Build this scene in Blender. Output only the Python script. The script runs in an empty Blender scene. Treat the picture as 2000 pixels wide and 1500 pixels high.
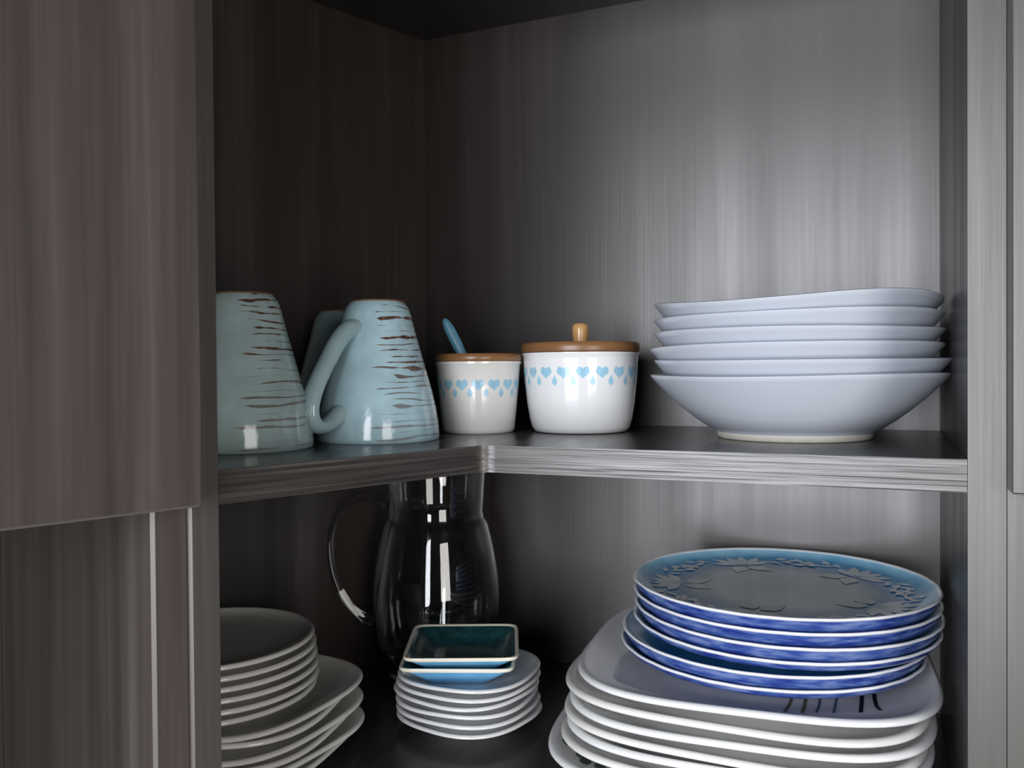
import bpy, bmesh, math, random
from mathutils import Vector, Matrix, noise
random.seed(7)
PI = math.pi
SC = bpy.context.scene
COL = SC.collection

# ------------------------------------------------------------------ camera
YAW, PITCH, ROLL = .40850, -.0135, -.0079
CAM = Vector((.5315, -.9547, .0616))
FW = Vector((-math.sin(YAW) * math.cos(PITCH), math.cos(YAW) * math.cos(PITCH), math.sin(PITCH)))
RT = FW.cross(Vector((0, 0, 1))).normalized()
UP = RT.cross(FW)
RT, UP = RT * math.cos(ROLL) + UP * math.sin(ROLL), -RT * math.sin(ROLL) + UP * math.cos(ROLL)
cd = bpy.data.cameras.new('camera')
cd.sensor_width = 36
cd.lens = 30.0
cd.clip_start = .02
cam = bpy.data.objects.new('camera', cd)
COL.objects.link(cam)
m = Matrix((RT, UP, -FW)).transposed().to_4x4()
m.translation = CAM
cam.matrix_world = m
SC.camera = cam

# ------------------------------------------------------------------ light
SC.view_settings.view_transform = 'Standard'
SC.view_settings.look = 'None'
SC.view_settings.gamma = 1
SC.view_settings.use_curve_mapping = False
SC.view_settings.exposure = 0.72
world = bpy.data.worlds.new('room_light')
SC.world = world
world.use_nodes = True
bg = world.node_tree.nodes['Background']
bg.inputs[0].default_value = (1.0, .93, .87, 1)
bg.inputs[1].default_value = .014

def window_light(name, azimuth, dist, z, w, h, radiance, col):
    """a daylight window: azimuth in degrees from straight out of the back wall towards +x"""
    ld = bpy.data.lights.new(name, 'AREA')
    ld.shape = 'RECTANGLE'
    ld.size, ld.size_y = w, h
    ld.energy = radiance * w * h * PI
    ld.color = col
    o = bpy.data.objects.new(name, ld)
    a = math.radians(azimuth)
    p = Vector((math.sin(a), -math.cos(a), 0)) * dist + Vector((.2, -.2, z))
    o.location = p
    o.rotation_euler = (Vector((.2, -.2, .05)) - Vector((p.x, p.y, .05 + (z - .05) * .0))).to_track_quat('-Z', 'Y').to_euler()
    COL.objects.link(o)
window_light('window_light', -4.5, 2.6, .08, 1.85, 1.50, 7.0, (.92, .945, 1.0))
window_light('window_light.001', 44, 2.6, -.10, 0.80, 1.40, 4.2, (1.0, .97, .93))

# ------------------------------------------------------------------ geometry of the cabinet
TH = 1.9333                                    # angle between the two arms of the L
W, D, D2 = .5853, .30, .313
LD = Vector((math.cos(TH), -math.sin(TH)))     # along the left wall, away from the corner
NN = Vector((math.sin(TH), math.cos(TH)))      # out of the left wall
H, T, S = .483, .0228, .285
TL = .4408
NOOK = Vector(((D2 + D * math.cos(TH)) / math.sin(TH), -D))

def lw(t, n):
    """point at distance t along the left wall, n out of it"""
    return LD * t + NN * n

def at_px(px, d):
    """plan point at a distance d along the view direction, seen at column px"""
    k = (px - 1000) / 1666.7
    r = Vector((FW.x + RT.x * k, FW.y + RT.y * k))
    return Vector((CAM.x, CAM.y)) + r * d

# ------------------------------------------------------------------ materials
def newmat(name):
    mt = bpy.data.materials.new(name)
    mt.use_nodes = True
    nt = mt.node_tree
    return mt, nt, nt.nodes['Principled BSDF']

def N(nt, typ, **kw):
    n = nt.nodes.new(typ)
    for k, v in kw.items():
        setattr(n, k, v)
    return n

def math_(nt, op, a, b=None, c=None, clamp=False):
    n = N(nt, 'ShaderNodeMath', operation=op, use_clamp=clamp)
    for i, v in enumerate((a, b, c)):
        if v is None:
            continue
        if isinstance(v, (int, float)):
            n.inputs[i].default_value = v
        else:
            nt.links.new(v, n.inputs[i])
    return n.outputs[0]

def ramp(nt, fac, stops):
    n = N(nt, 'ShaderNodeValToRGB')
    e = n.color_ramp.elements
    while len(e) < len(stops):
        e.new(.5)
    for el, (p, c) in zip(e, stops):
        el.position = p
        el.color = (*c, 1) if len(c) == 3 else c
    nt.links.new(fac, n.inputs[0])
    return n.outputs[0]

def wood(name, dark, mid, light, rough=.50, along='v', bump=.12, seed=0., fine=1.0, spec=.5, wts=(.72, .20, .10), bm_=.7, rv=.3):
    mt, nt, b = newmat(name)
    uv = N(nt, 'ShaderNodeUVMap')
    sep = N(nt, 'ShaderNodeSeparateXYZ')
    nt.links.new(uv.outputs[0], sep.inputs[0])
    u, v = (sep.outputs[0], sep.outputs[1]) if along == 'v' else (sep.outputs[1], sep.outputs[0])
    def streak(su, sv, det, off):
        c = N(nt, 'ShaderNodeCombineXYZ')
        nt.links.new(math_(nt, 'MULTIPLY', u, su), c.inputs[0])
        nt.links.new(math_(nt, 'MULTIPLY', v, sv), c.inputs[1])
        c.inputs[2].default_value = off + seed
        n = N(nt, 'ShaderNodeTexNoise')
        n.inputs['Scale'].default_value = 1
        n.inputs['Detail'].default_value = det
        nt.links.new(c.outputs[0], n.inputs['Vector'])
        return n.outputs[0]
    broad = streak(30, 1.2, 3, 1.3)
    med = streak(150, 3.5, 3, 5.1)
    thin = streak(520 * fine, 7, 2, 9.7)
    f = math_(nt, 'ADD', math_(nt, 'MULTIPLY', broad, wts[0]), math_(nt, 'ADD', math_(nt, 'MULTIPLY', med, wts[1]), math_(nt, 'MULTIPLY', thin, wts[2])))
    col = ramp(nt, f, [(.38, dark), (.55, mid), (.72, light)])
    nt.links.new(col, b.inputs['Base Color'])
    r = math_(nt, 'ADD', math_(nt, 'MULTIPLY', f, -rv), rough - .14 + rv * .5)
    nt.links.new(r, b.inputs['Roughness'])
    bp = N(nt, 'ShaderNodeBump')
    bp.inputs['Strength'].default_value = bump
    bp.inputs['Distance'].default_value = .0006
    nt.links.new(math_(nt, 'ADD', thin, math_(nt, 'MULTIPLY', med, bm_)), bp.inputs['Height'])
    nt.links.new(bp.outputs[0], b.inputs['Normal'])
    b.inputs['Specular IOR Level'].default_value = spec
    return mt

def plain(name, col, rough=.15, spec=.5, mottle=0., scale=40., coat=0.):
    mt, nt, b = newmat(name)
    b.inputs['Base Color'].default_value = (*col, 1)
    b.inputs['Roughness'].default_value = rough
    b.inputs['Specular IOR Level'].default_value = spec
    b.inputs['Coat Weight'].default_value = coat
    if mottle:
        tc = N(nt, 'ShaderNodeTexCoord')
        n = N(nt, 'ShaderNodeTexNoise')
        n.inputs['Scale'].default_value = scale
        n.inputs['Detail'].default_value = 3
        nt.links.new(tc.outputs['Object'], n.inputs['Vector'])
        c = ramp(nt, n.outputs[0], [(.3, tuple(x * (1 - mottle) for x in col)), (.7, tuple(min(1, x * (1 + mottle)) for x in col))])
        nt.links.new(c, b.inputs['Base Color'])
    return mt

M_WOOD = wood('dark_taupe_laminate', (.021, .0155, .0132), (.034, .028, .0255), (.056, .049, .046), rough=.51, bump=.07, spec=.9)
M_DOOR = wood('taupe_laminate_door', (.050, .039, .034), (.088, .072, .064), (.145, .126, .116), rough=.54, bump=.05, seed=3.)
M_FRAME = wood('ribbed_edge_laminate', (.066, .060, .052), (.085, .079, .070), (.108, .101, .092), rough=.52, bump=.12, seed=6., fine=.55, spec=.8, wts=(.35, .2, .45), bm_=.1)
M_EDGE = wood('grooved_shelf_edge', (.024, .020, .018), (.055, .049, .045), (.12, .113, .109), rough=.50, along='h', bump=1.0, seed=8., fine=1.0, spec=.9, wts=(.12, .18, .70), bm_=.15)
M_TOPF = wood('shelf_top_laminate', (.030, .027, .025), (.040, .036, .034), (.052, .048, .045), rough=.42, bump=.04, seed=2.)
M_BAND = plain('pale_edge_band', (.17, .15, .14), .4)
M_WALL = plain('painted_wall', (.5, .48, .45), .8, mottle=.04, scale=6)
M_WHITE = plain('white_porcelain', (.80, .81, .82), .10, coat=.3)
M_CREAM = plain('ivory_stoneware', (.78, .77, .74), .12, coat=.3)
M_BOWL = plain('white_satin_porcelain', (.50, .535, .60), .22)
M_IVORY = plain('unglazed_foot', (.66, .63, .56), .5, mottle=.06, scale=90)
M_BAMBOO = wood('bamboo', (.20, .095, .038), (.27, .135, .055), (.34, .185, .085), rough=.42, along='h', bump=.05, seed=11.)
M_KNOB = wood('turned_bamboo', (.40, .20, .07), (.50, .28, .11), (.60, .37, .17), rough=.32, bump=.04, seed=12.)
M_SPOON = plain('teal_blue_spoon', (.105, .30, .43), .3)
M_PRINT = plain('pale_blue_print', (.33, .58, .74), .16, mottle=.12, scale=120)
M_RIMW = plain('white_rim_glaze', (.86, .87, .90), .1, coat=.3)
M_TEAL = plain('dark_teal_glaze', (.018, .075, .085), .2, mottle=.35, scale=90)
M_SKY = plain('sky_blue_glaze', (.17, .46, .74), .15, mottle=.1, scale=60)
M_CRIM = plain('cream_rim_glaze', (.85, .80, .68), .2)
M_PALE = plain('pale_flower_glaze', (.62, .69, .74), .14)
M_PALE2 = plain('grey_leaf_glaze', (.40, .45, .47), .14)
M_OLIVE = plain('olive_print', (.16, .17, .05), .2)
M_NAVY = plain('slate_blue_print', (.10, .13, .24), .2)
M_BLACK = plain('black_print', (.012, .013, .016), .2)
M_GREEN = plain('dark_green_print', (.015, .05, .035), .2, mottle=.5, scale=120)
M_BROWN = plain('bare_clay', (.24, .12, .07), .6, mottle=.2, scale=120)
M_GREYP = plain('charcoal_plate_glaze', (.30, .31, .32), .16, mottle=.05)

def glass():
    mt, nt, b = newmat('clear_glass')
    b.inputs['Base Color'].default_value = (.97, .98, .98, 1)
    b.inputs['Transmission Weight'].default_value = 1
    b.inputs['Roughness'].default_value = 0
    b.inputs['IOR'].default_value = 1.5
    return mt
M_GLASS = glass()

def mug_glaze(name, phase, seed, base=(.40, .56, .60)):
    """pale aqua glaze with brushed brown strokes on one flank; phase = local azimuth where the strokes begin"""
    mt, nt, b = newmat(name)
    tc = N(nt, 'ShaderNodeTexCoord')
    s = N(nt, 'ShaderNodeSeparateXYZ')
    nt.links.new(tc.outputs['Object'], s.inputs[0])
    x, y, z = s.outputs
    cp, sp = math.cos(phase + PI * .5), math.sin(phase + PI * .5)
    xr = math_(nt, 'ADD', math_(nt, 'MULTIPLY', x, cp), math_(nt, 'MULTIPLY', y, sp))
    yr = math_(nt, 'SUBTRACT', math_(nt, 'MULTIPLY', y, cp), math_(nt, 'MULTIPLY', x, sp))
    phi = math_(nt, 'ARCTAN2', yr, xr)                   # 0 in the middle of the stroked flank
    def ns(a, az, zz, off, det=1.5):
        c = N(nt, 'ShaderNodeCombineXYZ')
        nt.links.new(math_(nt, 'MULTIPLY', a, az), c.inputs[0])
        nt.links.new(math_(nt, 'MULTIPLY', z, zz), c.inputs[1])
        c.inputs[2].default_value = off + seed
        n = N(nt, 'ShaderNodeTexNoise')
        n.inputs['Scale'].default_value = 1
        n.inputs['Detail'].default_value = det
        nt.links.new(c.outputs[0], n.inputs['Vector'])
        return n.outputs[0]
    st2 = ns(phi, 9, 420, 13., 1)
    q = math_(nt, 'ADD', math_(nt, 'MULTIPLY', z, 1 / .0056), math_(nt, 'MULTIPLY', ns(phi, .8, 75, 2., 1.), 1.5))
    row = math_(nt, 'FLOOR', q)
    wn = N(nt, 'ShaderNodeTexWhiteNoise', noise_dimensions='1D')
    nt.links.new(math_(nt, 'ADD', row, seed), wn.inputs['W'])
    ws = N(nt, 'ShaderNodeSeparateXYZ')
    nt.links.new(wn.outputs['Color'], ws.inputs[0])
    fr = math_(nt, 'ABSOLUTE', math_(nt, 'SUBTRACT', math_(nt, 'FRACT', q), .5))
    # half thickness of each stroke: its own, swelling and thinning along its length
    th = math_(nt, 'MULTIPLY', math_(nt, 'MULTIPLY_ADD', ws.outputs[0], .22, .04), math_(nt, 'MULTIPLY_ADD', ns(phi, 2.6, 170, 17., 1), 2.6, -.55))
    half = math_(nt, 'MULTIPLY_ADD', ws.outputs[1], .45, .70)
    inside = math_(nt, 'MULTIPLY', math_(nt, 'SUBTRACT', half, math_(nt, 'ABSOLUTE', phi)), 7, clamp=True)
    k = math_(nt, 'MULTIPLY', math_(nt, 'SUBTRACT', math_(nt, 'MULTIPLY', th, inside), fr), 16, clamp=True)
    k = math_(nt, 'MULTIPLY', k, math_(nt, 'MULTIPLY_ADD', z, 6., .50, clamp=True))
    tint = ramp(nt, ns(phi, 2., 40, 20., 2), [(.3, tuple(v * .9 for v in base)), (.7, tuple(min(1, v * 1.1) for v in base))])
    brown = ramp(nt, st2, [(.3, (.050, .032, .028)), (.7, (.21, .105, .07))])
    mx = N(nt, 'ShaderNodeMix', data_type='RGBA')
    nt.links.new(k, mx.inputs[0])
    nt.links.new(tint, mx.inputs[6])
    nt.links.new(brown, mx.inputs[7])
    nt.links.new(mx.outputs[2], b.inputs['Base Color'])
    b.inputs['Roughness'].default_value = .13
    b.inputs['Coat Weight'].default_value = .2
    bp = N(nt, 'ShaderNodeBump')
    bp.inputs['Strength'].default_value = .35
    bp.inputs['Distance'].default_value = .0012
    nt.links.new(ns(phi, 5., 75, 31., 2), bp.inputs['Height'])
    nt.links.new(bp.outputs[0], b.inputs['Normal'])
    return mt

def blue_under():
    mt, nt, b = newmat('cobalt_underglaze')
    tc = N(nt, 'ShaderNodeTexCoord')
    s = N(nt, 'ShaderNodeSeparateXYZ')
    nt.links.new(tc.outputs['Object'], s.inputs[0])
    phi = math_(nt, 'ARCTAN2', s.outputs[1], s.outputs[0])
    c = N(nt, 'ShaderNodeCombineXYZ')
    nt.links.new(math_(nt, 'MULTIPLY', phi, 6), c.inputs[0])
    nt.links.new(math_(nt, 'MULTIPLY', s.outputs[2], 230), c.inputs[1])
    oi = N(nt, 'ShaderNodeObjectInfo')
    nt.links.new(math_(nt, 'MULTIPLY', oi.outputs['Random'], 50), c.inputs[2])
    n = N(nt, 'ShaderNodeTexNoise')
    n.inputs['Scale'].default_value = 1
    n.inputs['Detail'].default_value = 3
    nt.links.new(c.outputs[0], n.inputs['Vector'])
    col = ramp(nt, n.outputs[0], [(.34, (.016, .030, .20)), (.5, (.042, .085, .28)), (.66, (.13, .18, .38))])
    nt.links.new(col, b.inputs['Base Color'])
    b.inputs['Roughness'].default_value = .14
    return mt
M_BLUE = blue_under()

def blue_top(R):
    mt, nt, b = newmat('blue_flower_border')
    tc = N(nt, 'ShaderNodeTexCoord')
    s = N(nt, 'ShaderNodeSeparateXYZ')
    nt.links.new(tc.outputs['Object'], s.inputs[0])
    r = math_(nt, 'SQRT', math_(nt, 'ADD', math_(nt, 'MULTIPLY', s.outputs[0], s.outputs[0]), math_(nt, 'MULTIPLY', s.outputs[1], s.outputs[1])))
    n = N(nt, 'ShaderNodeTexNoise')
    n.inputs['Scale'].default_value = 34
    n.inputs['Detail'].default_value = 3
    nt.links.new(tc.outputs['Object'], n.inputs['Vector'])
    q = math_(nt, 'ADD', math_(nt, 'DIVIDE', r, R), math_(nt, 'MULTIPLY', math_(nt, 'SUBTRACT', n.outputs[0], .5), .22))
    col = ramp(nt, q, [(.10, (.27, .34, .39)), (.50, (.36, .42, .46)), (.60, (.18, .28, .36)), (.68, (.03, .18, .40)), (.84, (.045, .32, .66)), (.985, (.34, .62, .78))])
    nt.links.new(col, b.inputs['Base Color'])
    b.inputs['Roughness'].default_value = .16
    return mt
M_BLUETOP = blue_top(.1325)

# ------------------------------------------------------------------ helpers
def tag(o, label=None, cat=None, group=None, kind=None):
    for k, v in (('label', label), ('category', cat), ('group', group), ('kind', kind)):
        if v:
            o[k] = v
    return o

def empty(name, loc=(0, 0, 0), rz=0.):
    o = bpy.data.objects.new(name, None)
    o.empty_display_size = .02
    o.location = loc
    o.rotation_euler = (0, 0, rz)
    COL.objects.link(o)
    return o

def mesh_obj(name, verts, faces, mats, parent=None, fm=None, uvs=None, smooth=None, loc=None, rz=0.):
    me = bpy.data.meshes.new(name)
    me.from_pydata([tuple(v) for v in verts], [], faces)
    if not isinstance(mats, (list, tuple)):
        mats = [mats]
    for mt in mats:
        me.materials.append(mt)
    if fm:
        for p, i in zip(me.polygons, fm):
            p.material_index = i
    bm = bmesh.new()
    bm.from_mesh(me)
    bmesh.ops.recalc_face_normals(bm, faces=bm.faces)
    bm.to_mesh(me)
    bm.free()
    if smooth is not None:
        me.shade_smooth()
        me.set_sharp_from_angle(angle=math.radians(smooth))
    # planar uv in metres: u across, v up (or plan axes on level faces)
    ul = me.uv_layers.new(name='UVMap')
    for p in me.polygons:
        nrm = p.normal
        for li in p.loop_indices:
            co = me.vertices[me.loops[li].vertex_index].co
            if abs(nrm.z) > .7:
                ul.data[li].uv = (co.x, co.y)
            else:
                t = Vector((-nrm.y, nrm.x, 0)).normalized()
                ul.data[li].uv = (co.dot(t), co.z)
    o = bpy.data.objects.new(name, me)
    COL.objects.link(o)
    if loc is not None:
        o.location = loc
        o.rotation_euler = (0, 0, rz)
    if parent:
        o.parent = parent
    return o

def prism(name, poly, z0, z1, mat, parent=None, bevel=0., bevel_mat=None, side_mats=None):
    n = len(poly)
    bm = bmesh.new()
    lo = [bm.verts.new((p[0], p[1], z0)) for p in poly]
    hi = [bm.verts.new((p[0], p[1], z1)) for p in poly]
    bm.faces.new(lo)
    bm.faces.new(hi)
    for i in range(n):
        f = bm.faces.new((lo[i], lo[(i + 1) % n], hi[(i + 1) % n], hi[i]))
        f.material_index = 2 if side_mats and side_mats.get(i) else 0
        if side_mats and side_mats.get(i) is M_BAND:
            f.material_index = 3
    bmesh.ops.recalc_face_normals(bm, faces=bm.faces)
    if bevel:
        old = set(bm.faces)
        bmesh.ops.bevel(bm, geom=list(bm.edges), offset=bevel, segments=1, affect='EDGES', profile=.5, material=1)
    bm.faces.ensure_lookup_table()
    bm.verts.index_update()
    verts = [v.co.copy() for v in bm.verts]
    faces = [[v.index for v in f.verts] for f in bm.faces]
    fm = [f.material_index for f in bm.faces]
    bm.free()
    return mesh_obj(name, verts, faces, [mat, bevel_mat or mat, next((q for q in (side_mats or {}).values() if q is not M_BAND), mat), M_BAND][:4 if side_mats else 2], parent, fm)

def lathe(name, prof, mats, parent=None, n=96, shape=None, zones=None, wave=None, smooth=38, loc=None, rz=0., close=True):
    """prof: (r, z) outline from the axis underneath to the axis on top; shape(phi, r, z) scales r; zones: material index per outline segment"""
    verts, faces, fm = [], [], []
    rings = []
    for (r, z) in prof:
        if r < 1e-7:
            rings.append([len(verts)])
            verts.append((0, 0, z))
        else:
            ring = []
            for i in range(n):
                a = 2 * PI * i / n
                k = shape(a, r, z) if shape else 1.
                dz = wave(a, r) if wave else 0.
                ring.append(len(verts))
                verts.append((r * k * math.cos(a), r * k * math.sin(a), z + dz))
            rings.append(ring)
    for s in range(len(rings) - 1):
        A, B = rings[s], rings[s + 1]
        zi = zones[s] if zones else 0
        for i in range(n):
            j = (i + 1) % n
            if len(A) == 1 and len(B) == 1:
                continue
            if len(A) == 1:
                faces.append((A[0], B[i], B[j]))
            elif len(B) == 1:
                faces.append((A[i], A[j], B[0]))
            else:
                faces.append((A[i], A[j], B[j], B[i]))
            fm.append(zi)
    return mesh_obj(name, verts, faces, mats, parent, fm, smooth=smooth, loc=loc, rz=rz)

def ring_lathe(name, prof, mat, parent=None, n=96, shape=None, wave=None, smooth=60):
    """closed outline turned into a ring (no point on the axis)"""
    return lathe(name, prof + [prof[0]], mat, parent, n, shape, wave=wave, smooth=smooth)

def superell(p, r0, r1):
    """rounded square whose squareness grows from r0 to r1"""
    def f(a, r, z):
        k = 1 / (abs(math.cos(a)) ** p + abs(math.sin(a)) ** p) ** (1 / p)
        w = min(1, max(0, (r - r0) / (r1 - r0)))
        return 1 + (k - 1) * w
    return f

def tube(name, pts, secs, mat, parent=None, up=Vector((0, 0, 1)), n=16, loc=None, rz=0., sub=6):
    """sweep an ellipse (a across, b along the in-plane normal) through points, Catmull-Rom smoothed"""
    P, Q = [], []
    pts = [Vector(p) for p in pts]
    for i in range(len(pts) - 1):
        p0, p1, p2, p3 = pts[max(0, i - 1)], pts[i], pts[i + 1], pts[min(len(pts) - 1, i + 2)]
        for s in range(sub):
            t = s / sub
            P.append(.5 * ((2 * p1) + (p2 - p0) * t + (2 * p0 - 5 * p1 + 4 * p2 - p3) * t * t + (3 * p1 - p0 - 3 * p2 + p3) * t ** 3))
            Q.append([secs[i][k] * (1 - t) + secs[i + 1][k] * t for k in (0, 1)])
    P.append(pts[-1])
    Q.append(list(secs[-1]))
    verts, faces = [], []
    for i, p in enumerate(P):
        tg = (P[min(i + 1, len(P) - 1)] - P[max(i - 1, 0)]).normalized()
        side = up.normalized()
        side = (side - tg * side.dot(tg)).normalized()
        nor = tg.cross(side)
        for k in range(n):
            a = 2 * PI * k / n
            verts.append(p + side * (Q[i][0] * math.cos(a)) + nor * (Q[i][1] * math.sin(a)))
    for i in range(len(P) - 1):
        for k in range(n):
            j = (k + 1) % n
            faces.append((i * n + k, i * n + j, (i + 1) * n + j, (i + 1) * n + k))
    faces.append(tuple(range(n)))
    faces.append(tuple(range((len(P) - 1) * n, len(P) * n)))
    return mesh_obj(name, verts, faces, mat, parent, smooth=50, loc=loc, rz=rz)

def copy_tree(o, parent=None):
    c = o.copy()
    COL.objects.link(c)
    if parent:
        c.parent = parent
    for ch in list(o.children):
        copy_tree(ch, c)
    return c

# ------------------------------------------------------------------ the setting: the room walls behind the cabinets
def rw(a, b):
    return (a, b)
BK = .016
MIT = Vector(((-BK + .35461631 * BK) / .93501191, BK))           # outer mitre of the two back panels
G = .0175
g0 = Vector(((-G + .35461631 * G) / .93501191, G))
g1 = Vector(((-.12 + .35461631 * .12) / .93501191, .12))
o = prism('wall_right', [g0, (1.6, G), (1.6, .12), g1], -1.2, 1.1, M_WALL)
tag(o, kind='structure')
pa, pb = lw(1.7, -G), lw(1.7, -.12)
o = prism('wall_left', [g0, g1, pb, pa], -1.2, 1.1, M_WALL)
tag(o, kind='structure')

# ------------------------------------------------------------------ corner cabinet
ZB, ZT = -S - .022, .72
cab = empty('corner_cabinet', (0, 0, 0))
tag(cab, 'open dark taupe corner cabinet with two L-shaped shelves of crockery', 'cabinet')
SP, EP0, EP1 = .0230, .0235, .0460
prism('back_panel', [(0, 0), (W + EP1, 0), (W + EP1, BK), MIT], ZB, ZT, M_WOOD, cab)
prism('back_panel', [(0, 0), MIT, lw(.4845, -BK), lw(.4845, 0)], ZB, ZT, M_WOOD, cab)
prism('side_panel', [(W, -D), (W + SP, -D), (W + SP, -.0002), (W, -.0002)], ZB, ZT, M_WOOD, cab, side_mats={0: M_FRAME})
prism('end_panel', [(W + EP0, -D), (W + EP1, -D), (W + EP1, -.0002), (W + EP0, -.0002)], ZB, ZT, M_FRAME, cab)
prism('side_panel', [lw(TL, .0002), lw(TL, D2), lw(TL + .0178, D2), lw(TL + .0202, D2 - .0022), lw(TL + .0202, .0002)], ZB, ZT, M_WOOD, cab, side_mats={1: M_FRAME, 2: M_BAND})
prism('end_panel', [lw(.4612, .0002), lw(.4612, D2), lw(.4845, D2), lw(.4845, .0002)], ZB, ZT, M_DOOR, cab, bevel=.0022, bevel_mat=M_BAND)

def front_path(inset=0., fil=.012):
    """right end, rounded nook, left end of a shelf's front edge"""
    d, d2 = D - inset, D2 - inset
    nk = Vector(((d2 + d * math.cos(TH)) / math.sin(TH), -d))
    a = nk + Vector((fil, 0))
    b = nk + LD * fil
    pts = [Vector((W - .0003, -d)), a]
    for i in range(1, 8):
        t = i / 8
        pts.append((1 - t) ** 2 * a + 2 * t * (1 - t) * nk + t * t * b)
    pts += [b, lw(TL - .0003, d2)]
    return pts
def shelf(z_top, th):
    fp = front_path(.0014)
    poly = [Vector((.0006, -.0004)), Vector((W - .0003, -.0004))] + fp + [lw(TL - .0003, .0004)]
    sh = prism('shelf', poly, z_top - th, z_top, M_TOPF, cab)
    fo = front_path(0.)
    band = [p for p in fo] + [p for p in reversed(front_path(.0013))]
    # edge band as a strip of quads so that u runs along the edge
    n = len(fo)
    inn = front_path(.0013)
    verts, faces = [], []
    for i in range(n):
        for p in (fo[i], inn[i]):
            verts += [(p.x, p.y, z_top - th), (p.x, p.y, z_top)]
    for i in range(n - 1):
        a, b = 4 * i, 4 * (i + 1)
        faces += [(a, b, b + 1, a + 1), (a + 2, b + 2, b + 3, a + 3), (a + 1, b + 1, b + 3, a + 3), (a, b, b + 2, a + 2)]
    faces += [(0, 1, 3, 2), (4 * n - 4, 4 * n - 3, 4 * n - 1, 4 * n - 2)]
    e = mesh_obj('edge_band', verts, faces, M_EDGE, sh, smooth=40)
    return sh
shelf(0., T)
shelf(-S, .022)
tp = [Vector((.0006, -.0004)), Vector((W - .0003, -.0004))] + front_path(0.) + [lw(TL - .0003, .0004)]
prism('shelf', tp, H, H + .022, M_TOPF, cab)
prism('top_panel', tp, ZT - .022, ZT, M_TOPF, cab)

# neighbouring wall cabinets: their doors stop at the height of the shelf
nb = empty('wall_cabinet', (lw(.65, .15).x, lw(.65, .15).y, 0))
tag(nb, 'taupe wall cabinet with a closed door left of the open corner cabinet', 'cabinet')
def on(parent, ob):
    ob.parent = parent
    ob.matrix_parent_inverse = Matrix.Translation(-parent.location)
    return ob
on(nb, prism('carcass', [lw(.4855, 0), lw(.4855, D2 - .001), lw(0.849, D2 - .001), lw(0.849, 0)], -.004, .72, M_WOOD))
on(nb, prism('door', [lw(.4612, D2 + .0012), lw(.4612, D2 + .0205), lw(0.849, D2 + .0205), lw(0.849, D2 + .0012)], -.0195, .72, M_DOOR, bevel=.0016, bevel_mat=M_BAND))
fb = empty('unseen_shade_cabinet', (lw(1.1, .15).x, lw(1.1, .15).y, 0))  # unseen unit, added and deepened to block window light from the left end panel
tag(fb, 'unseen tall taupe cabinet, added to shade the end panel, beyond the short cabinet at the far left', 'cabinet')
on(fb, prism('carcass', [lw(.852, 0), lw(.852, D2 + .069), lw(1.35, D2 + .069), lw(1.35, 0)], -.9, .72, M_WOOD))
on(fb, prism('door', [lw(.853, D2 + .0712), lw(.853, D2 + .0905), lw(1.35, D2 + .0905), lw(1.35, D2 + .0712)], -.9, .72, M_DOOR, bevel=.0016, bevel_mat=M_BAND))
nb = empty('wall_cabinet', (.85, -.15, 0))
tag(nb, 'taupe wall cabinet cut off at the right edge of the photo', 'cabinet')
on(nb, prism('carcass', [(W + EP1 + .001, -.0002), (1.15, -.0002), (1.15, -D + .001), (W + EP1 + .001, -D + .001)], -.004, .72, M_WOOD))
on(nb, prism('door', [(.6088, -D - .0012), (1.15, -D - .0012), (1.15, -D - .0205), (.6088, -D - .0205)], -.0197, .72, M_FRAME, bevel=.0010, bevel_mat=M_FRAME))

# ------------------------------------------------------------------ mugs, upside down on the upper shelf
MUG_PROF = [(0, .118), (.025, .118), (.0325, .108), (.039, .078), (.046, .050), (.0505, .027), (.0535, .004), (.0543, .0008),
            (.0556, 0), (.0570, .0012), (.0572, .004), (.0562, .015), (.0540, .029), (.0502, .046), (.0432, .072), (.0352, .101),
            (.0315, .116), (.0292, .1225), (.0262, .1265), (.0240, .1285), (.0226, .1275), (.0210, .1262), (0, .1262)]
def make_mug(center, handle_az, label, seed, base):
    root = empty('mug', (center.x, center.y, .0001), 0)
    tag(root, label, 'mug', 'aqua mugs turned upside down')
    to_cam = math.atan2(CAM.y - center.y, CAM.x - center.x)
    gl = mug_glaze('aqua_glaze_brown_strokes', to_cam + math.radians(55) - PI * .5, seed, base)
    def wob(a, r, z):
        return 1 + .006 * math.sin(2 * a + seed) + .004 * math.sin(5 * a + z * 60 + seed)
    lathe('body', MUG_PROF, gl, root, n=96, shape=wob, smooth=60)
    ring_lathe('foot_ring', [(.0232, .1276), (.0244, .1272), (.0256, .1276), (.0250, .1288), (.0236, .1290)], M_BROWN, root, shape=wob)
    dx, dy = math.cos(handle_az), math.sin(handle_az)
    pts = [(r * dx, r * dy, z) for r, z in ((.030, .1025), (.040, .1005), (.053, .0900), (.068, .071), (.0820, .050), (.0885, .033), (.0860, .0210), (.0760, .0160), (.0640, .0195), (.050, .0280))]
    sec = [(.0110, .0090), (.0104, .0080), (.0096, .0070), (.0092, .0064), (.0092, .0064), (.0094, .0066), (.0096, .0066), (.0096, .0064), (.0098, .0066), (.0104, .0072)]
    tube('handle', pts, sec, M_AQUA, root, up=Vector((-dy, dx, 0)))
    return root
M_AQUA = plain('aqua_glaze', (.37, .52, .55), .14, mottle=.08, scale=40, coat=.2)
def cam_az(c, deg):
    """azimuth at c pointing to the camera turned deg towards the photo's left"""
    return math.atan2(CAM.y - c.y, CAM.x - c.x) - math.radians(deg)
c2 = at_px(738, .795)
make_mug(c2, cam_az(c2, 40), 'pale aqua mug with bold brown strokes, upside down, nearest the white canisters', 3.1, (.42, .60, .67))
c1 = at_px(475, .712)
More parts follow.
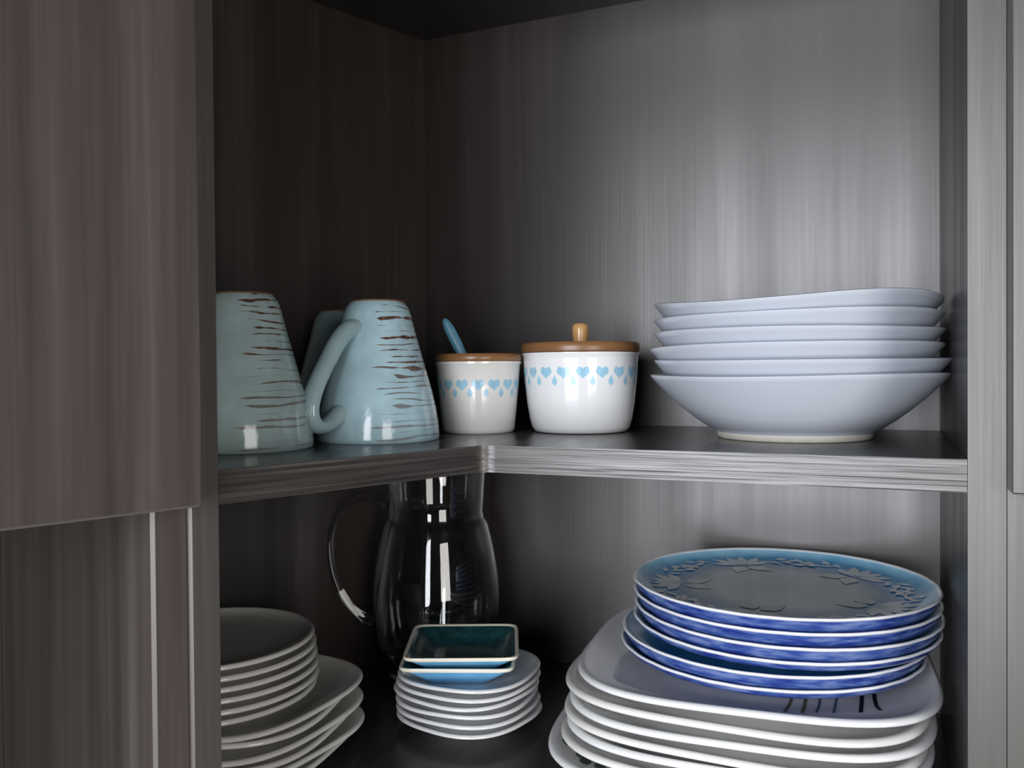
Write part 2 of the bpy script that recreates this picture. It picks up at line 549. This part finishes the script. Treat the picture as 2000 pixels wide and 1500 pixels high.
make_mug(c1, cam_az(c1, 52), 'aqua mug, glaze colour darkened for weak light, upside down, leftmost on the upper shelf, cut off by the cabinet side', 9.4, (.38, .50, .51))  # same glaze as the first mug; base greyed to stand for weaker light
c3 = at_px(672, .918)
make_mug(c3, cam_az(c3, 200), 'shaded aqua mug, upside down, mostly hidden behind the other two mugs', 15.2, (.36, .50, .53))

# ------------------------------------------------------------------ canisters
def wall_r(prof, z):
    for (r0, z0), (r1, z1) in zip(prof, prof[1:]):
        if z0 <= z <= z1:
            return r0 + (r1 - r0) * (z - z0) / (z1 - z0)
    return prof[-1][0]
def leaf_outline(l, w, n=10, p=1.0):
    """teardrop with its point at the origin, round end up"""
    pts = []
    for i in range(n + 1):
        t = i / n
        pts.append((w * .5 * math.sin(PI * t ** 1.5) , l * t))
    return pts + [(-x, y) for x, y in reversed(pts[1:-1])]
def print_band(name, outer, ztop, rep, parent, sc, off):
    verts, faces = [], []
    def add(shape, a0, z0, rot, flip):
        base = len(verts)
        cr, sr = math.cos(rot), math.sin(rot)
        pts = []
        for x, y in shape:
            if flip:
                y = -y
            pts.append((x * cr - y * sr, x * sr + y * cr))
        cx = sum(p[0] for p in pts) / len(pts)
        cy = sum(p[1] for p in pts) / len(pts)
        for x, y in [(cx, cy)] + pts:
            z = z0 + y
            r = wall_r(outer, z) + .00025
            a = a0 + x / r
            verts.append((r * math.cos(a), r * math.sin(a), z))
        n = len(pts)
        for i in range(n):
            faces.append((base, base + 1 + i, base + 1 + (i + 1) % n))
    for k in range(rep):
        a = 2 * PI * k / rep + off
        add(leaf_outline(.0128 * sc, .0076 * sc), a, ztop - .0125 * sc, -.36, False)
        add(leaf_outline(.0128 * sc, .0076 * sc), a, ztop - .0125 * sc, .36, False)
        add(leaf_outline(.0110 * sc, .0058 * sc), a + PI / rep, ztop - .0085 * sc, 0, True)
    return mesh_obj(name, verts, faces, M_PRINT, parent)

big_outer = [(.0440, 0), (.0480, .0012), (.0508, .0055), (.0530, .014), (.0556, .030), (.0578, .052), (.0592, .074), (.0596, .0785)]
cb = at_px(1134, .885)
cz = empty('canister', (cb.x, cb.y, .0001))
tag(cz, 'large white canister with wooden lid and round knob, blue droplet band', 'canister', 'white droplet canisters')
lathe('body', [(0, .001), (.041, .001)] + big_outer + [(.0607, .0795), (.0607, .0810), (.0585, .0812), (.0562, .078), (.053, .03), (.049, .008), (0, .005)], M_WHITE, cz, smooth=50)
print_band('printed_pattern', big_outer, .0675, 19, cz, 1.0, .12)
lid = lathe('lid', [(0, .0812), (.0588, .0812), (.0612, .0824), (.0616, .0850), (.0613, .0896), (.0600, .0912), (.0, .0914)], M_BAMBOO, cz, smooth=40)
lathe('knob', [(0, .0913), (.0078, .0913), (.0080, .0960), (.0086, .1020), (.0086, .1075), (.0078, .1105), (.0055, .1120), (0, .1122)], M_KNOB, lid, n=40, smooth=50)
sm_outer = [(.0345, 0), (.0362, .0008), (.0376, .004), (.0396, .022), (.0418, .046), (.0438, .0695)]
cs = at_px(934, .888)
sz = empty('sugar_pot', (cs.x, cs.y, .0001))
tag(sz, 'small white pot with knobless wooden lid and droplet band, spoon sticking out', 'canister', 'white droplet canisters')
lathe('body', [(0, .001), (.033, .001)] + sm_outer + [(.0450, .0705), (.0450, .0728), (.0432, .0730), (.0415, .068), (.038, .02), (.035, .006), (0, .004)], M_CREAM, sz, smooth=50)
print_band('printed_pattern', sm_outer, .0555, 16, sz, .95, .05)
slot = cam_az(cs, 180 - 28)
def notch(a, r, z):
    d = (a - slot + PI) % (2 * PI) - PI
    return 1 - .42 * math.exp(-(d / .17) ** 4) * min(1, max(0, (r - .01) / .02))
lathe('lid', [(0, .0731), (.0442, .0731), (.0452, .0742), (.0453, .0760), (.0451, .0796), (.0442, .0808), (.012, .0809), (0, .0809)], M_BAMBOO, sz, n=128, shape=notch, smooth=40)
# spoon: handle leaning out of the notch, bowl inside the pot
sx, sy = math.cos(slot), math.sin(slot)
lat = Vector((RT.x, RT.y)).normalized()
ent = Vector((cs.x + .0335 * sx, cs.y + .0335 * sy, .079))
tip = ent - Vector((lat.x, lat.y, 0)) * .0185 + Vector((sx, sy, 0)) * .004 + Vector((0, 0, .041))
dirv = (tip - ent)
low = ent - dirv * 1.15 - Vector((sx, sy, 0)) * .006
sp = empty('spoon', (low.x, low.y, low.z))
tag(sp, 'teal blue spoon handle leaning out of the small sugar pot', 'spoon')
fw2 = Vector((FW.x, FW.y, 0)).normalized()
sd = dirv.normalized().cross(fw2)
on(sp, tube('handle', [low, low + dirv * .6, ent - dirv * .05, ent + dirv * .35, ent + dirv * .7, ent + dirv * .92, ent + dirv * 1.0],
     [(.0022, .002), (.003, .002), (.0046, .0022), (.0058, .0024), (.0056, .0022), (.0038, .0018), (.0012, .0008)], M_SPOON, None, up=sd, n=14))
bl = []
bf = []
for i in range(9):
    for k in range(12):
        t = i / 8
        w = .0095 * math.sqrt(max(0.0, 1 - (2 * t - 1) ** 2)) + .0005
        a = 2 * PI * k / 12
        p = low - dirv.normalized() * (.024 * t - .002) + sd * (w * math.cos(a)) + fw2 * (.0012 * math.sin(a) - .003 * math.sin(PI * t))
        bl.append(p)
for i in range(8):
    for k in range(12):
        j = (k + 1) % 12
        bf.append((i * 12 + k, i * 12 + j, (i + 1) * 12 + j, (i + 1) * 12 + k))
bf += [tuple(range(12)), tuple(range(96, 108))]
on(sp, mesh_obj('spoon_bowl', bl, bf, M_SPOON, None, smooth=50))

# ------------------------------------------------------------------ bowls
BOWL = [(0, .0045), (.058, .0045), (.0600, .0004), (.0610, 0), (.0655, 0), (.0668, .0012), (.0680, .0060), (.0760, .0100), (.0870, .0172),
        (.0980, .0258), (.1085, .0350), (.1180, .0445), (.1262, .0532), (.1288, .0562), (.1290, .0574), (.1280, .0580), (.1256, .0572),
        (.1170, .0498), (.1060, .0402), (.0940, .0300), (.0800, .0200), (.0680, .0140), (.0600, .0128), (0, .0126)]
bc = at_px(1549, .783)
bow = ['bottom white bowl of the stack, its whole flared side and foot showing', 'white bowl second from the bottom of the bowl stack',
       'white bowl third from the bottom of the bowl stack', 'white bowl third from the top of the bowl stack',
       'white bowl second from the top of the bowl stack', 'topmost white bowl of the stack, its wavy rim dipping at the right']
boff = [(0, 0, 1.0), (.0018, -.001, .990), (-.0018, .000, .982), (-.0010, -.001, .976), (-.0004, -.001, .968), (-.0006, -.002, .964)]
for i in range(6):
    ph = random.uniform(0, 6.28)
    A = (.0007, .0012, .0012, .0009, .0011, .0026)[i]
    tilt = cam_az(bc, -100)
    def wave(a, r, ph=ph, A=A, i=i):
        w = min(1, r / .129) ** 4
        return w * (A * math.sin(2 * a + ph) + A * .5 * math.sin(3 * a - ph) - (.0028 * max(0, math.cos(a - tilt)) ** 4 if i == 5 else 0))
    def wr(a, r, z, ph=ph, s=boff[i][2]):
        w = min(1, max(0, (r - .066) / .06))
        return 1 + w * (s - 1 + .006 * math.sin(3 * a + ph) + .004 * math.sin(5 * a + 2 * ph))
    root = empty('bowl', (bc.x + boff[i][0], bc.y + boff[i][1], .0001 + i * .0129))
    tag(root, bow[i], 'bowl', 'stacked white bowls')
    lathe('bowl_body', BOWL, M_BOWL, root, n=120, shape=wr, wave=wave, smooth=55)
    if i == 0:
        ring_lathe('foot_ring', [(.0598, .0006), (.0606, .0000), (.0660, .0000), (.0676, .0012), (.0686, .0058), (.0600, .0044)], M_IVORY, root)

# ------------------------------------------------------------------ glass jug in the corner
jc = at_px(849, .985)
jg = empty('glass_jug', (jc.x, jc.y, -S + .0001))
tag(jg, 'clear glass jug with narrow neck and looped handle in the dark back corner', 'jug')
def jz(y):
    return .0616 - (y - 727) * .985 / 1666.7 + S
jo = [(.048, 0), (.054, .0015), (.0575, .006), (.0620, .018), (.0672, .038), (.0712, .062), (.0730, jz(1190)), (.0733, jz(1165)), (.0724, jz(1135)), (.0699, jz(1100)),
      (.0663, jz(1065)), (.0624, jz(1036)), (.0606, jz(1024)), (.0592, jz(1017)), (.0572, jz(1012)), (.0553, jz(1007)), (.0548, jz(995)), (.0556, jz(975)), (.0572, jz(935)), (.0585, .243), (.0592, .2510)]
ji = [(r - .0026, z) for r, z in jo[3:-1]]
lathe('body', [(0, .004), (.044, .004)] + jo + [(.0588, .2524), (.0572, .2524), (.0566, .2510)] + [p for p in reversed(ji)] + [(.055, .0135), (.050, .0115), (0, .011)], M_GLASS, jg, n=128, smooth=70)
hl = -Vector((RT.x, RT.y)).normalized()
px = lambda X, Y: (hl.x * (849 - X) * .985 / 1666.7, hl.y * (849 - X) * .985 / 1666.7, jz(Y))
hp = [px(753, 984), px(738, 975), px(708, 970), px(676, 982), px(652, 1008), px(641, 1045), px(641, 1085), px(649, 1125), px(664, 1160), px(686, 1190), px(708, 1206), px(724, 1212)]
tube('handle', hp, [(.0070, .0060)] * 2 + [(.0062, .0048)] * 8 + [(.0066, .0058)] * 2, M_GLASS, jg, up=Vector((-hl.y, hl.x, 0)), n=20)

# ------------------------------------------------------------------ plates
def plate_prof(a, h, fl, lip=.0033, foot=.58, well=.70):
    """underside, thick rounded rim, floor at height fl"""
    b = h - 2 * lip
    return [(0, .0025), (foot * a - .004, .0025), (foot * a - .002, .0002), (foot * a, 0), (foot * a + .003, 0), (foot * a + .005, .0022), (.76 * a, max(.004, b * .68)),
            (.90 * a, b * .95), (a - 2.2 * lip, b - .0003), (a - .8 * lip, b + .15 * lip), (a - .2 * lip, b + .55 * lip), (a, b + lip), (a - .2 * lip, b + 1.5 * lip), (a - .7 * lip, h - .12 * lip), (a - 1.2 * lip, h),
            (a - 1.8 * lip, h - .22 * lip), (a - 2.6 * lip, h - .70 * lip), (a - 3.8 * lip, max(fl + .0008, h - 1.5 * lip)), (.5 * (a - 3.8 * lip + well * a), fl + max(.0006, (h - 1.5 * lip - fl) * .42)), (well * a, fl + .0004), (well * a - .008, fl), (0, fl)]

def plate(name, label, cat, group, c, z, a, h, fl, mat, p=2., rz=0., lip=.0033, n=96, foot=.58, well=.70):
    sh = superell(p, a * .55, a * .98) if p > 2 else None
    o = lathe(name, plate_prof(a, h, fl, lip, foot, well), mat, None, n, sh, smooth=50, loc=(c.x, c.y, z), rz=rz)
    tag(o, label, cat, group)
    return o

# --- big rounded-square plates on the right of the lower shelf
zb = -S + .0001
pc = Vector((.4190, -.1575))
big = [('bottom plate of the large white pile, dark green leaf print near its left edge', .152, (-.0200, -.0005), 5),
       ('large white squarish plate second from the bottom of the pile', .1520, (-.0035, .0005), -1),
       ('large white squarish plate third from the bottom of the pile', .1515, (-.001, 0), 2),
       ('large white squarish plate nested tight, middle of the pile', .1510, (-.0005, 0), -2),
       ('large white squarish plate third from the top of the pile', .1510, (.0005, 0), 3),
       ('large white squarish plate second from the top of the pile', .1510, (.0005, -.001), -1),
       ('topmost large white squarish plate, thin olive and black lines printed on it', .1495, (.0055, .001), 4)]
step = [.0110, .0130, .0078, .0125, .0125, .0125, .0125]
z = zb
for i, (lb, a, of, rz) in enumerate(big):
    o = plate('dinner_plate', lb, 'plate', 'large white squarish plates', pc + Vector(of), z, a, .0235, step[i] - .0001, M_CREAM if i % 2 else M_WHITE, 3.5, math.radians(rz), n=120, lip=.0031)
    if i in (0, 6):
        dec_plate = o
        if i == 0:
            low_plate = o
    z += step[i]
top_floor = step[6] - .0001
top_white = dec_plate
z_blue = z
# printed lines on the topmost white plate (local coordinates: rotated by rz)
def ribbon(name, pts, w, zf, mat, parent, rz):
    verts, faces = [], []
    cr, sr = math.cos(-rz), math.sin(-rz)
    P = [Vector(p) for p in pts]
    for i, p in enumerate(P):
        t = (P[min(i + 1, len(P) - 1)] - P[max(0, i - 1)]).normalized()
        nrm = Vector((-t.y, t.x)) * w * .5
        for q in (p + nrm, p - nrm):
            x, y = q.x * cr - q.y * sr, q.x * sr + q.y * cr
            verts.append((x, y, zf((x, y))))
    for i in range(len(P) - 1):
        faces.append((2 * i, 2 * i + 1, 2 * i + 3, 2 * i + 2))
    return mesh_obj(name, verts, faces, mat, parent)
from mathutils.bvhtree import BVHTree
def surf(o, lift=.0004):
    bm = bmesh.new()
    bm.from_mesh(o.data)
    t = BVHTree.FromBMesh(bm)
    bm.free()
    k = [0]
    def zf(q):
        hit = t.ray_cast(Vector((q[0], q[1], .2)), Vector((0, 0, -1)))[0]
        return (hit.z if hit else 0) + lift + k[0]
    zf.k = k
    return zf
white_zf = surf(top_white)
tc_ = pc + Vector((.0055, .001))
def on_white(px, y):
    """local plan point of the top white plate seen at a pixel"""
    k, q = (px - 1000) / 1666.7, (750 - y) / 1666.7
    r = FW + RT * k + UP * q
    zpl = z_blue - .0125 + .0150
    t = (zpl - CAM.z) / r.z
    P = CAM + r * t
    return Vector((P.x - tc_.x, P.y - tc_.y))
rz6 = math.radians(4)
for mat, pts, w in ((M_OLIVE, [(1550, 1345), (1543, 1368), (1532, 1392)], .0022), (M_OLIVE, [(1576, 1345), (1572, 1370), (1566, 1395)], .0024),
                    (M_NAVY, [(1603, 1348), (1600, 1372), (1594, 1393)], .0018), (M_NAVY, [(1637, 1345), (1632, 1370), (1628, 1393)], .0018),
                    (M_BLACK, [(1684, 1340), (1683, 1365), (1681, 1394)], .0030), (M_BLACK, [(1706, 1338), (1708, 1362), (1712, 1380), (1720, 1391)], .0030)):
    fine = []
    for i in range(len(pts) - 1):
        for s in range(4):
            fine.append(tuple(pts[i][k] + (pts[i + 1][k] - pts[i][k]) * s / 4 for k in (0, 1)))
    fine.append(pts[-1])
    ribbon('printed_line', [on_white(*p) for p in fine], w, white_zf, mat, top_white, rz6)
# green leaf print on the bottom plate
verts, faces = [], []
def leaf_on(parent, cx, cy, ang, l, w, zf, verts, faces):
    base = len(verts)
    pts = leaf_outline(l, w, 8)
    ca, sa = math.cos(ang), math.sin(ang)
    mx, my = 0, l * .55
    for x, y in [(mx, my)] + pts:
        X, Y = cx + x * ca - y * sa, cy + x * sa + y * ca
        verts.append((X, Y, zf(Vector((X, Y)))))
    zf.k[0] = (zf.k[0] + .00003) % .0006
    n = len(pts)
    for i in range(n):
        faces.append((base, base + 1 + i, base + 1 + (i + 1) % n))
zlow = surf(low_plate)
lpc = pc + Vector(big[0][2])
for k in range(9):
    # a spray of leaves just inside the left part of the rim
    a = PI + .54 + .042 * k
    rr = .146 - .005 * (k % 3)
    x, y = rr * math.cos(a), rr * math.sin(a)
    cr, sr = math.cos(-math.radians(5)), math.sin(-math.radians(5))
    leaf_on(low_plate, x * cr - y * sr, x * sr + y * cr, random.uniform(-2.6, -1.9) + (.5 if k % 2 else -.5), .020, .010, zlow, verts, faces)
mesh_obj('leaf_print', verts, faces, M_GREEN, low_plate)

# --- blue flowered plates on top of them
def blue_prof(a, h, fl, low=False):
    return [(0, .0025), (.074, .0025), (.0755, .0003), (.0765, 0), (.0800, 0), (.0815, .0020), *((( .1130, .0085), (.1200, .0106), (.1275, .0130)) if low else ((.1185, .0036), (.1250, .0066), (.1288, .0118))), (a - .0018, h - .0034),
            (a - .0022, h - .0004), (.1285, .0178), (.1235, .0142), (.1155, .0122), (.1060, fl + .0004), (.0980, fl), (0, fl)]
RB, HB, FB = .1325, .0200, .0111
bz = [(0, 0)] * 9
blu = ['bottom blue plate of the stack, shifted left on the white plates', 'blue plate second from the bottom, shifted a little to the left',
       'blue plate third from the bottom of its stack', 'blue plate third from the top of its stack', 'blue plate second from the top of its stack',
       'topmost blue plate with pale lily flowers round its rim']
b_hi, b_lo = Vector((.4475, -.1480)), Vector((.4365, -.1490))
blue_scallop = lambda a, r, z: 1 + (.004 * abs(math.cos(a * 12)) - .003) * min(1, max(0, (r - .11) / .02))
zz = z_blue
blue_mesh = {}
for i in range(6):
    c = (b_lo + Vector((-.0015, 0)) if i == 0 else b_lo) if i < 2 else b_hi + Vector((random.uniform(-.001, .001), random.uniform(-.0008, .0008)))
    pr = blue_prof(RB, HB, FB, i in (0, 2))
    zones = [0] * (len(pr) - 1)
    for k in range(10, len(pr) - 1):
        zones[k] = 1
    o = lathe('blue_plate', pr, [M_BLUE, M_BLUETOP], None, 144, blue_scallop, zones, smooth=50, loc=(c.x, c.y, zz), rz=math.radians(11 * i))
    tag(o, blu[i], 'plate', 'blue flowered plates')
    ring_lathe('rim', [(RB - .0024, HB - .0024), (RB - .0010, HB - .0021), (RB + .0001, HB - .0009), (RB - .0004, HB + .0003), (RB - .0018, HB + .0006), (RB - .0032, HB - .0008)], M_RIMW, o, 144, blue_scallop)
    top_blue, top_c, top_z, top_rz = o, c, zz, math.radians(11 * i)
    zz += FB + .0001
blue_zf = surf(top_blue)
verts, faces = [], []
away = math.atan2(FW.y, FW.x) - top_rz
def lily(a, r, s):
    cx, cy = r * math.cos(a), r * math.sin(a)
    for d, ln in ((-1.2, .032), (-.75, .036), (-.25, .031), (.25, .031), (.75, .036), (1.2, .032)):
        leaf_on(None, cx, cy, a - PI / 2 + d, ln * s, .0095 * s, blue_zf, verts, faces)
def spray(a0, a1, r):
    k = 7
    for i in range(k):
        t = i / (k - 1)
        a = a0 + (a1 - a0) * t
        rr = r + .004 * math.sin(t * PI * 2)
        s = 1 if i % 2 else -1
        leaf_on(None, rr * math.cos(a), rr * math.sin(a), a + (0 if a1 > a0 else PI) + s * .55 - .1, .016, .0062, blue_zf, verts, faces)
for k in range(5):
    a = away + 2 * PI * k / 5 + .10
    lily(a, .088, 1.0)
    spray(a + .28, a + .62, .106)
    spray(a - .28, a - .62, .106)
mesh_obj('flower_pattern', verts, faces, M_PALE, top_blue)
verts, faces = [], []
for k in range(10):
    a = away + 2 * PI * k / 10 + .42
    leaf_on(None, .062 * math.cos(a), .062 * math.sin(a), a - PI / 2 + (.9 if k % 2 else -.9), .030, .017, blue_zf, verts, faces)
tag(mesh_obj('leaf_pattern', verts, faces, M_PALE2, top_blue), kind='stuff')

# --- small plates and square dishes in the middle
sc_ = at_px(911, .842)
nm = ['bottom small white plate of the middle stack', 'small white plate second from the bottom of the middle stack', 'small white plate third from the bottom of the middle stack',
      'small white plate third from the top of the middle stack', 'small white plate second from the top of the middle stack', 'topmost small white plate, under the two blue square dishes']
z = zb
offs = [(.0008, 0), (0, 0), (-.0018, .001), (-.0022, 0), (.0006, -.0006), (.0014, 0)]
for i in range(6):
    plate('small_plate', nm[i], 'plate', 'small white plates in the middle', sc_ + Vector(offs[i]), z, .0668, .0165, .0081, M_WHITE, 2.6, math.radians(-12 + 7 * (i % 3)), lip=.0020, foot=.50, well=.62)
    z += .0082
def square_dish(c, z, rz, label):
    a = .0545
    pr = [(0, 0), (.0255, 0), (.0275, .0006), (.0400, .0110), (.0525, .0207), (.0535, .0225), (.0500, .0221), (.0390, .0150), (.0315, .0102), (.0280, .0098), (0, .0098)]
    zones = [0] * 5 + [1] * 5
    sh = superell(11, .006, .02)
    root = lathe('square_dish', pr, [M_SKY, M_TEAL], None, 128, sh, zones, smooth=30, loc=(c.x, c.y, z), rz=rz)
    tag(root, label, 'dish', 'blue square dishes')
    ring_lathe('rim', [(.0518, .0205), (.0536, .0203), (.0545, .0217), (.0540, .0237), (.0522, .0239), (.0510, .0225)], M_CRIM, root, 128, sh)
    return root
dc = at_px(898, .838)
square_dish(dc + Vector((-.001, -.0006)), z + .0001, YAW - math.radians(2), 'lower blue square dish, between the upper dish and the small plates')
square_dish(dc + Vector((.001, .0008)), z + .0101, YAW + math.radians(0), 'upper blue square dish with dark teal inside, top of the middle stack')

# --- plates on the left of the lower shelf, in shade
lc = Vector((-.0075, -.3515))
rot = math.radians(20) + math.atan2(LD.y, LD.x)
nm = ['bottom squarish plate of the shaded left pile', 'squarish plate second from the bottom of the left pile', 'squarish plate third from the bottom of the left pile',
      'squarish plate third from the top, left pile', 'squarish plate second from the top, left pile', 'topmost squarish plate of the left pile, under the round plates']
loff = [(-.004, .002, 9), (.001, .001, -5), (-.003, -.002, 12), (.002, -.001, 0), (-.006, .001, 16), (.001, 0, 0)]
z = zb
for i in range(6):
    dx, dy, r = loff[i]
    plate('side_plate', nm[i], 'plate', 'squarish plates on the left', lc + Vector((dx, dy)), z, .1040, .0195, .0091, M_CREAM, 3.0, rot + math.radians(r), lip=.0024)
    z += .0092
nm = ['bottom round plate of the shaded left stack', 'round plate second from the bottom of the left stack', 'round plate third from the bottom of the left stack',
      'round plate third from the top, left stack', 'round plate second from the top, left stack', 'topmost dark round plate on the left, cut off by the cabinet side']
uc = Vector((-.0187, -.3651))
uoff = [(.001, -.001), (.003, 0), (.0022, .001), (.001, 0), (.0002, 0), (-.002, 0)]
for i in range(6):
    plate('dessert_plate', nm[i], 'plate', 'round plates on the left', uc + Vector(uoff[i]), z, 0.0920, .0155, .0086, M_CREAM, 2., 0, lip=.0024, foot=.55, well=.66)
    z += .0087
